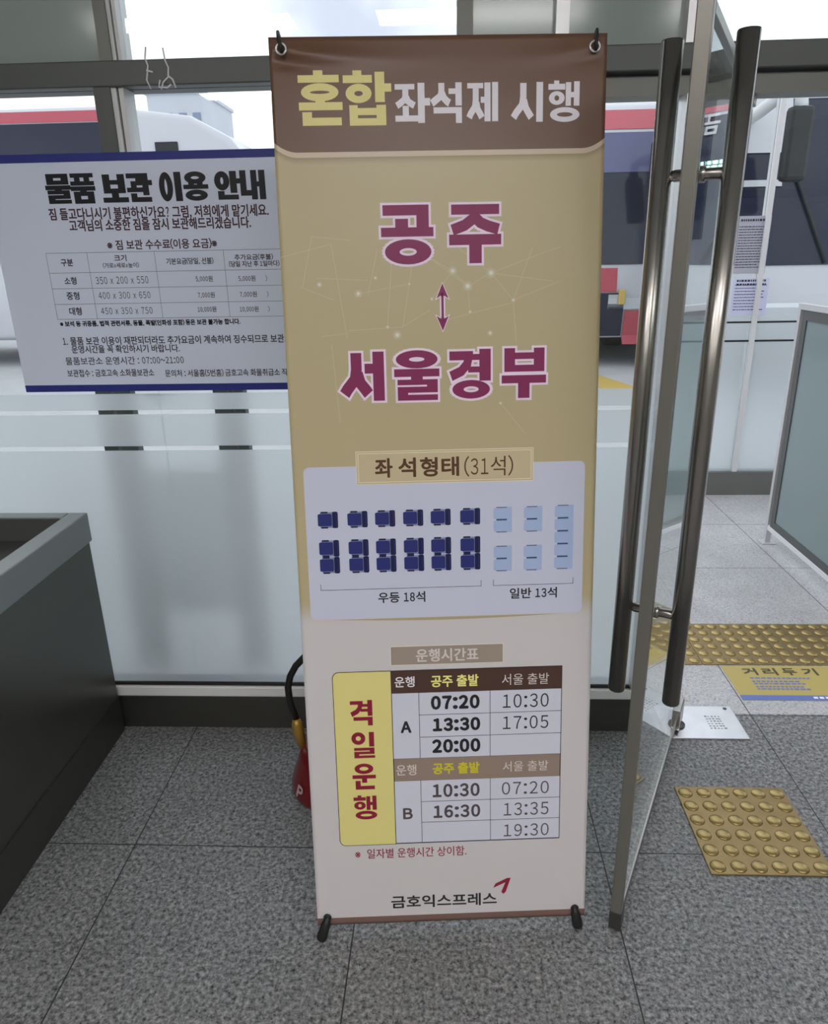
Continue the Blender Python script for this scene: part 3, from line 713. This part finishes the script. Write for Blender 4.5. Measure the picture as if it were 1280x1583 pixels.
T = [('짐 들고다니시기 불편하신가요? 그럼, 저희에게 맡기세요.', (-1000, 1535, -442, 1565), PM2, .0007), ('고객님의 소중한 짐을 잠시 보관해드리겠습니다.', (-953, 1509, -489, 1537), PM2, .0007), ('※짐 보관 수수료(이용 요금)※', (-863, 1463, -580, 1488), PM2, .0005),
     ('구분', (-991, 1426, -959, 1444), PT, .0005), ('크기', (-850, 1436, -818, 1452), PT, .0004), ('(가로x세로x높이)', (-882, 1420, -788, 1433), PT, .0002), ('기본요금(당일, 선불)', (-716, 1425, -594, 1442), PT, .0003), ('추가요금(후불)', (-539, 1433, -440, 1448), PT, .0003), ('(당일 지난 후 1일마다)', (-555, 1417, -425, 1432), PT, .0003),
     ('소형', (-990, 1381, -958, 1400), PT, .0004), ('350 x 200 x 550', (-907, 1381, -769, 1399), PT, 0), ('5,000원', (-645, 1382, -601, 1397), PT, .0002), ('5,000원', (-534, 1381, -490, 1396), PT, .0002), (')', (-464, 1381, -460, 1396), PT, 0),
     ('중형', (-991, 1343, -957, 1363), PT, .0004), ('400 x 300 x 650', (-906, 1344, -769, 1361), PT, 0), ('7,000원', (-644, 1342, -600, 1357), PT, .0002), ('7,000원', (-534, 1342, -490, 1357), PT, .0002), (')', (-464, 1342, -460, 1357), PT, 0),
     ('대형', (-991, 1304, -958, 1324), PT, .0004), ('450 x 350 x 750', (-906, 1305, -769, 1322), PT, 0), ('10,000원', (-649, 1306, -600, 1321), PT, .0002), ('10,000원', (-538, 1305, -489, 1320), PT, .0002), (')', (-464, 1305, -460, 1320), PT, 0),
     ('※보석 등 귀중품, 법적 관련서류, 동물, 폭발(인화성 포함) 등은 보관 불가능 합니다.', (-1022, 1274, -540, 1290), PK, .0006),
     ('1. 물품 보관 이용이 재판되더라도 추가요금이 계속하여 징수되므로 보관소', (-1023, 1226, -410, 1248), PT, .0004), ('운영시간을 꼭 확인하시기 바랍니다.', (-1003, 1205, -710, 1226), PT, .0004), ('물품보관소 운영시간 : 07:00~21:00', (-1025, 1174, -703, 1195), PT, .0002),
     ('보관접수 : 금호고속 소화물보관소', (-1026, 1142, -788, 1162), PT, .0003), ('문의처 : 서울홈(5번홈) 금호고속 화물취급소 직', (-758, 1139, -428, 1159), PT, .0003)]
for s_, bx, m_, w_ in T: put_text(mb, s_, nbx(*bx), -.0006, m_, w_)
for z in (1458.5, 1410, 1371, 1332, 1294): line(mb, (-1.026 - ox, z / 1000 - oz), (-.40 - ox, z / 1000 - oz), .0012, -.0005, LN)
for x in (-1026, -919, -744, -566, -400): line(mb, (x / 1000 - ox, 1.294 - oz), (x / 1000 - ox, 1.459 - oz), .0012, -.0005, LN)
tag(mb.build('notice_lettering', None, ns), 'black and maroon lettering with a ruled fee table')

# pale crooked marks drawn over the transom above the notice
mb = MB(); WT = mat('mark_white', (.8, .8, .82, 1), .7)
for pts in ([(-.70, 1.908), (-.705, 1.885), (-.70, 1.87), (-.707, 1.84), (-.70, 1.822)], [(-.66, 1.905), (-.658, 1.88), (-.652, 1.865), (-.655, 1.845), (-.668, 1.835), (-.675, 1.82)], [(-.655, 1.848), (-.645, 1.84), (-.64, 1.823)], [(-.705, 1.86), (-.69, 1.856)], [(-.675, 1.84), (-.68, 1.825), (-.66, 1.823), (-.65, 1.83)]):
    mb.tube([(x, 0, z) for x, z in pts], .0022, WT, 6)
tr = mb.build('crooked_marks', None, None, (0, 1.8695, 0)); tag(tr, 'pale crooked marks on the dark transom above the notice', 'tape marks')

# ------------------------------------------------------------------ steel counter at the left
ct = empty('steel_counter', (-1.05, 1.62, 0), 0, 'dark stainless steel counter with an open top, at the left below the notice', 'counter')
mb = MB(); mb.box((-.62, -.62, .0), (-.004, .252, .665)); shade(mb.build('body', M_['counter'], ct), 20)
mb = MB()
mb.box((-.05, -.63, .66), (.004, .258, .748), M_['counter_rim'], .004); mb.box((-.63, .215, .66), (-.05, .258, .748), M_['counter_rim'], .004)
mb.box((-.63, -.63, .66), (-.59, .215, .748), M_['counter_rim'], .004); mb.box((-.59, -.63, .66), (-.05, -.59, .748), M_['counter_rim'], .004)
mb.build('rim', None, ct)
MB().box((-.59, -.59, .668), (-.05, .215, .676)).build('sunken_top', M_['dark_steel'], ct)
MB().box((-.60, -.60, .0), (.0005, .251, .13)).build('kick_plate', M_['dark_steel'], ct)

# ------------------------------------------------------------------ fire extinguisher behind the banner
RED = mat('extinguisher_red', rgb(92, 12, 17, 1.6), .3, coat=.4)
fe = empty('fire_extinguisher', (-.315, 1.655, 0), 0, 'red fire extinguisher with a black hose, half hidden behind the banner', 'fire extinguisher')
MB().lathe([(.074, .03), (.078, .05), (.078, .36), (.070, .40), (.045, .435), (.024, .45), (.022, .47)], RED, 40).build('cylinder', None, fe)
MB().lathe([(.138, 0), (.140, .012), (.134, .035), (.112, .10), (.098, .135), (.085, .14), (.080, .10), (.08, .03)], RED, 40).build('stand_base', None, fe)
mb = MB(); put_text(mb, 'P', (-.013, .0, .013, .035), 0, pm('white_stencil', 150, 130, 128), .002); o = mb.build('stencil_letter', None, fe)
o.matrix_local = Matrix.Translation((-.103, -.099, .02)) @ Matrix.Rotation(R(-46), 4, 'Z') @ Matrix.Rotation(R(-19), 4, 'X')
mb = MB(); mb.tube([(0, 0, .46), (0, 0, .51)], .016, M_['dark_steel']); mb.box((-.012, -.02, .505), (.09, .02, .515), M_['black'], .003); mb.box((-.012, -.016, .53), (.10, .016, .54), M_['black'], .003); mb.build('valve_lever', None, fe)
MB().tube([(-.012, 0, .49), (-.04, -.005, .455), (-.07, -.01, .42), (-.1, -.012, .388), (-.118, -.012, .355), (-.127, -.012, .32), (-.126, -.012, .285), (-.120, -.012, .25), (-.112, -.012, .215)], .0095, M_['black'], 14).build('hose', None, fe)
MB().tube([(-.113, -.012, .219), (-.110, -.013, .20), (-.108, -.014, .17), (-.098, -.015, .125)], .014, mat('brass_nozzle', (.45, .27, .05, 1), .35, .4), 16, rr=[.009, .016, .0155, .011]).build('nozzle', None, fe)

# ------------------------------------------------------------------ tactile paving tiles
BR = mat('worn_brass', (.30, .215, .095, 1), .36, .72, noise=(22, .25))
BRD = mat('brass_dome', (.40, .30, .12, 1), .3, .7, noise=(16, .2))
def tactile(x, y, lab, grp, first=[None]):
    if first[0] is None:
        mb = MB(); mb.box((-.149, -.149, 0), (.149, .149, .004), BR, .0015)
        for i in range(6):
            for j in range(6):
                mb.lathe([(.0195, .0038), (.0175, .0062), (.0130, .0088), (.007, .0098), (.0, .0100)], BRD, 18, Matrix.Translation((-.125 + .05 * i, -.125 + .05 * j, 0)))
        o = mb.build('tactile_paving_tile', None, None); first[0] = o
    else:
        o = first[0].copy(); COL.objects.link(o)
    o.location = (x, y, 0); return tag(o, lab, 'paving tile', grp)
tactile(.785, 1.490, 'brass studded paving tile nearest the open door, alone on the granite floor', None)
row = [('brass studded tile of the far row, partly behind the right pull bar', .78), ('brass studded tile of the far row, first one right of the pull bar', 1.08), ('brass studded tile of the far row, beyond the yellow sticker', 1.38), ('brass studded tile of the far row, at its outer right end', 1.68)]
for lab, x in row: tactile(x, 2.418, lab, 'row of studded tiles in the porch')

# distancing sticker on the porch floor
fs = empty('floor_sticker', (1.29, 2.155, .0008), 0, 'yellow keep-distance sticker with a blue edge, on the porch floor', 'sticker')
MB().box((-.30, -.10, -.0004), (.30, .108, .0004)).build('sheet', pm('sticker_yellow', 150, 136, 80, 1.5), fs)
mb = MB()
def flatz(o): o.rotation_euler = (R(-90), 0, 0); return o
mb = MB(); SB = pm('sticker_blue', 78, 92, 140, 1.7); SI = pm('sticker_ink', 60, 56, 40, 1.7); SW = pm('sticker_white', 200, 205, 215, 1.7)
rect(mb, -.30, -.10, .30, -.072, -.0008, SB)
for ch, x in (('거', -.235), ('리', -.165), ('두', -.095), ('기', -.025)): put_text(mb, ch, (x, .048, x + .05, .094), -.0008, SI, .002)
for z, x0, x1 in ((.026, -.225, -.02), (.006, -.225, -.06), (-.008, -.225, -.05), (-.026, -.225, -.06), (-.040, -.225, -.045)):
    x = x0
    while x < x1:
        w_ = random.uniform(.008, .018); rect(mb, x, z, x + w_, z + .008, -.0008, SB); x += w_ + .004
for k in range(6): rect(mb, -.06 + k * .02, -.090, -.046 + k * .02, -.080, -.0009, SW)
o = mb.build('sticker_print', None, fs); o.rotation_euler = (R(-90), 0, 0)

# ------------------------------------------------------------------ papers on the far screen
def paper(x0, z0, x1, z1, lab, tone, rows, head):
    o = empty('paper_notice', ((x0 + x1) / 2, PY + .012, (z0 + z1) / 2), 0, lab, 'paper notice')
    w, h = (x1 - x0) / 2, (z1 - z0) / 2
    sh = MB().box((-w, 0, -h), (w, .001, h)).build('paper', tone, o)
    mb = MB()
    for k in range(head):
        x = -w * .8
        while x < w * .75:
            c_ = random.uniform(.006, .014); rect(mb, x, h * .82 - k * .02, x + c_, h * .82 - k * .02 + .011, -.0006, PT); x += c_ + .004
    for r_ in range(rows):
        z = h * .62 - r_ * (1.5 * h / rows); x = -w * .85; end = w * random.uniform(.3, .9)
        while x < end:
            c_ = random.uniform(.005, .02); rect(mb, x, z, x + c_, z + .004, -.0006, PT); x += c_ + .003
    mb.build('printed_lines', None, sh); return o
paper(1.585, 1.30, 1.765, 1.60, 'grey printed paper notice on the far screen, the upper of two', pm('grey_paper', 150, 150, 160, 1.5), 16, 1)
paper(1.60, 1.075, 1.80, 1.275, 'lilac printed paper notice on the far screen, the lower of two', pm('lilac_paper', 176, 178, 206, 1.6), 9, 2)

# ------------------------------------------------------------------ glass barrier in the porch
ba = empty('glass_barrier', (1.64, 3.42, 0), 0, 'low steel framed glass barrier on one thin leg, in the porch right of the door', 'barrier')
for yy in (0, -.95):
    MB().box((-.014, yy - .012, .004), (.014, yy + .012, 1.19), bev=.002).build('post', M_['alu'], ba)
    MB().box((-.035, yy - .03, 0), (.035, yy + .03, .006), bev=.002).build('foot_plate', M_['alu'], ba)
MB().box((-.016, -.962, 1.165), (.016, .012, 1.195), bev=.003).build('top_rail', M_['alu'], ba)
MB().box((-.012, -.94, .075), (.012, -.012, .10), bev=.002).build('bottom_rail', M_['white'], ba)
mb = MB()
for a in ((-.03, -.07), (-.90, -.94)): mb.box((-.009, a[0], .10), (.009, a[1], 1.165))
mb.box((-.009, -.90, .10), (.009, -.07, .135)); mb.box((-.009, -.90, 1.12), (.009, -.07, 1.165)); mb.build('inner_frame', M_['frame_dark'], ba)
MB().box((-.004, -.90, .135), (.004, -.07, 1.12)).build('panel', mat('teal_film_glass', (.20, .27, .27, 1), .15, 0, .5), ba)

# dark posts of a stand outside, blurred by the frosted film
sd = empty('sign_stand', (-.91, 2.27, 0), 0, 'dark posted sign stand outside, blurred behind the frosted glass', 'sign stand')
for x0, x1 in ((-.246, -.20), (-.185, -.128), (.145, .205), (.211, .248)):
    MB().box((x0, -.02, 0), (x1, .02, 1.12), bev=.003).build('post', M_['frame_dark'], sd)
MB().box((-.128, -.012, .22), (.145, .012, .76), bev=.003).build('panel', M_['white'], sd)
MB().box((-.128, -.015, 1.085), (.145, .015, 1.12), bev=.003).build('top_bar', M_['frame_dark'], sd)

# ------------------------------------------------------------------ coaches in the yard
CW = mat('coach_white', (.55, .55, .59, 1), .25, coat=.4); CR = mat('coach_red', (.48, .07, .10, 1), .3, coat=.4); CG = mat('coach_dark_glass', (.018, .02, .042, 1), .1, 0, .35)
SKY_REFL = mat('painted_sky_reflection', (.13, .135, .25, 1), .1, 0, .35)  # sky's reflection painted as a lavender strip on the windshield
CT = mat('tyre_rubber', (.02, .02, .02, 1), .8); CH = mat('headlamp_lens', (.6, .62, .66, 1), .1, .3); LED = mat('led_sign', (.1, .3, .28, 1), .5, emit=((.55, 1, .92, 1), 4)); SGN = mat('sign_white', (.78, .78, .78, 1), .5)
def coach(loc, rz, lab, band=CR, sign=None, stripe_len=None, door_front=False, grille=False, mirror=-1.2, corner=False):
    c = empty('coach', loc, rz, lab, 'coach'); Lc = 11.0
    prof = [(.08, .38), (.0, .9), (.04, 1.3), (.42, 2.84), (.62, 3.12), (1.0, 3.3), (Lc - 2.2, 3.33), (Lc - 1.1, 3.19), (Lc - .6, 2.92), (Lc - .25, 2.45), (Lc - .05, 1.7), (Lc, 1.2), (Lc, .38)]
    mb = MB(); mb.prism(prof, -1.25, 1.25, axis='x', bev=.1); shade(mb.build('body', CW, c), 35)
    def fy(z):
        for (a, za), (b_, zb) in zip(prof[:5], prof[1:6]):
            if za <= z <= zb: return a + (b_ - a) * (z - za) / (zb - za)
        return 0
    def frontpanel(name, z0, z1, x0, x1, m, out=.012, n_=4):
        t = bmesh.new(); rows = []
        for k in range(n_ + 1):
            z = z0 + (z1 - z0) * k / n_; rows.append([t.verts.new((x0, fy(z) - out, z)), t.verts.new((x1, fy(z) - out, z))])
        back = [[t.verts.new((v.co.x, v.co.y + out + .03, v.co.z)) for v in r_] for r_ in rows]
        for a, b_ in zip(rows, rows[1:]): t.faces.new((a[0], a[1], b_[1], b_[0]))
        for a, b_, d, e in zip(rows, rows[1:], back, back[1:]):
            t.faces.new((a[1], d[1], e[1], b_[1])); t.faces.new((a[0], b_[0], e[0], d[0]))
        t.faces.new((rows[0][0], back[0][0], back[0][1], rows[0][1])); t.faces.new((rows[-1][0], rows[-1][1], back[-1][1], back[-1][0]))
        q = MB(); q._new(t); return q.build(name, m, c)
    frontpanel('windshield', 1.28, 2.82, -1.19 if corner else -1.13, 1.13, CG)
    if corner:
        frontpanel('upper_panel', 2.33, 2.84, -1.22, -.72, CW, .03); frontpanel('window_rail', 2.02, 2.08, -1.22, -.80, CW, .03)
    frontpanel('roof_band', 2.86, 3.10, -1.245, 1.245, band)
    frontpanel('bumper', .42, .70, -1.2, .36 if door_front else 1.2, M_['frame_dark'], .05)
    if door_front:
        frontpanel('red_panel', .95, 1.24, -1.2, .60, band, .014); frontpanel('lower_panel',   .30, .72, .72, 1.2, band, .02); frontpanel('sky_reflection_band', 2.36, 2.82, -1.13, 1.13, SKY_REFL, .02)
        MB().box((.62, fy(.9) - .08, .80), (.70, fy(.9) - .03, .98), M_['yellow_line'], .01).build('hanging_tag', None, c)
        frontpanel('entry_door', .40, .94, .40, .70, CG, .03)
    for sx in (-1, 1):
        frontpanel('headlight', .74, .92, sx * .72 - .22, sx * .72 + .22, CH, .03)
        MB().box((sx * 1.242, 1.0, 1.55), (sx * 1.262, Lc - 2.15, 3.13), bev=.004).build('side_window', CG, c)
        MB().box((sx * 1.24, .9, 3.14), (sx * 1.258, stripe_len or Lc - 2.6, 3.27), bev=.003).build('side_band', band, c)
        mx_ = sx * abs(mirror)
        ar = MB().tube([(sx * 1.16, .5, 2.62), (sx * 1.14, .12, 2.66), ((mx_ + sx * .10), -.12, 2.78), (mx_, -.24, 2.80), (mx_, -.29, 2.62)], .06, M_['white'], 12).build('mirror_arm', None, c)
        MB().box((mx_ - .11, -.36, 2.02), (mx_ + .11, -.22, 2.64), M_['black'], .04).build('side_mirror', None, ar)
        for yy in (2.4, 8.0):
            w_ = MB(); w_.lathe([(.30, 0), (.48, .01), (.50, .05), (.50, .24), (.48, .28), (.3, .28)], CT, 28); w_.lathe([(.29, -.004), (.27, -.02), (.1, -.01)], M_['alu'], 24)
            o = w_.build('wheel', None, c); o.matrix_local = Matrix.Translation((sx * 1.27, yy, .48)) @ Matrix.Rotation(R(-90 * sx), 4, 'Y')
        MB().tube([(sx * .35, fy(1.3) - .03, 1.3), (sx * .35 - .35, fy(2.2) - .045, 2.2)], .015, M_['black'], 8).build('wiper', None, c)
    if grille: MB().box((1.245, 9.42, 2.62), (1.275, 9.72, 2.88), bev=.01).build('grille', M_['black'], c)
    if sign:
        mb = MB()
        for k, ch in enumerate(sign[0]): put_text(mb, ch, (sign[1] + k * .225, sign[2], sign[1] + k * .225 + .19, sign[2] + .21), 0, SGN, .006)
        o = mb.build('sign_lettering', None, c); z = sign[2] + .1; o.location = (0, fy(z) - .03, 0); o.rotation_euler = (0, 0, 0)
        # leans with the windshield
        o.location = (0, fy(z) - .02 - z * math.tan(R(13.8)), 0)
        for v in o.data.vertices: v.co.y += v.co.z * math.tan(R(13.8)) - .02
        mb = MB(); x = .2
        while x < 1.05:
            w_ = random.uniform(.03, .07)
            for zz in (2.27, 2.32): mb.box((x, fy(zz) - .035, zz), (x + w_ * random.uniform(.5, 1), fy(zz) - .02, zz + .035))
            x += w_ + .03
        mb.build('led_sign', LED, c)
    return c
coach((4.10, 7.5, -.02), 0, 'white coach with a red roof band, nose towards the porch at the right', CR, ('금호고속', .515, 2.63), mirror=-.93, corner=True)
coach((1.54, 9.35, -.02), 0, 'white and red coach seen past the right edge of the banner', CR, door_front=True, mirror=-.93)
coach((-13.2, 11.25, -.02), R(-90), 'white coach parked broadside, its rounded rear above the notice', CR, stripe_len=8.8, grille=True)

# ------------------------------------------------------------------ buildings far behind
def building(x0, x1, y, h, tone, win, lab, cols, rows, plant=None):
    o = empty('building', ((x0 + x1) / 2, y, 0), 0, lab, 'building'); w = (x1 - x0) / 2
    MB().box((-w, 0, -.1), (w, 8, h)).build('walls', tone, o)
    mb = MB(); mb.box((-w - .15, -.15, h), (w + .15, 8.1, h + .25)); mb.build('parapet', tone, o)
    for i in range(cols):
        cw = 2 * w / cols
        for r_ in range(rows):
            z = 1.2 + r_ * (h - 1.6) / rows
            MB().box((-w + i * cw + cw * .22, -.05, z), (-w + (i + 1) * cw - cw * .22, .02, z + (h - 1.6) / rows * .62)).build('window', win, o)
    return o
BT = mat('pale_grey_render', (.55, .57, .62, 1), .8, noise=(.6, .08)); BW = mat('blue_grey_windows', (.22, .27, .38, 1), .2); BD = mat('dark_facade', (.06, .06, .085, 1), .7); BDW = mat('dark_windows', (.025, .025, .04, 1), .2); BB = mat('pale_blue_cladding', (.42, .5, .66, 1), .6)
building(-22.9, -18.6, 60, 13.2, BT, BW, 'pale grey apartment tower far off, above the rounded coach rear', 4, 5)
building(-40, -27, 62, 12.2, BB, BW, 'long pale blue block far off, behind the broadside coach', 7, 4)
building(3, 11, 30, 4.6, BD, BDW, 'dark office block far behind the parked coaches', 5, 2)
building(15, 42, 42, 5.6, BT, BW, 'wide pale block beyond the right-hand coach', 6, 2)

# ------------------------------------------------------------------ ceiling lamps of the hall
LM = mat('lamp_diffuser', (.9, .9, .9, 1), .5, emit=((1, .98, .97, 1), LAMP))
for k, (x, y) in enumerate(((-1.5, -1.0), (.2, -1.0), (1.9, -1.0), (-1.5, -3.0), (.2, -3.0), (1.9, -3.0))):
    o = empty('ceiling_lamp', (x, y, 2.76), 0, '%s flat ceiling lamp in the %s row over the hall' % (('left-hand', 'middle', 'right-hand')[k % 3], ('front', 'rear')[k // 3]), 'ceiling lamp', 'ceiling lamps of the hall')
    MB().box((-.60, -.15, -.005), (.60, .15, .0)).build('diffuser', LM, o)
    mb = MB(); mb.box((-.63, -.18, -.012), (.63, -.15, .04)); mb.box((-.63, .15, -.012), (.63, .18, .04)); mb.box((-.63, -.15, -.012), (-.60, .15, .04)); mb.box((.60, -.15, -.012), (.63, .15, .04)); mb.build('frame', M_['white'], o)
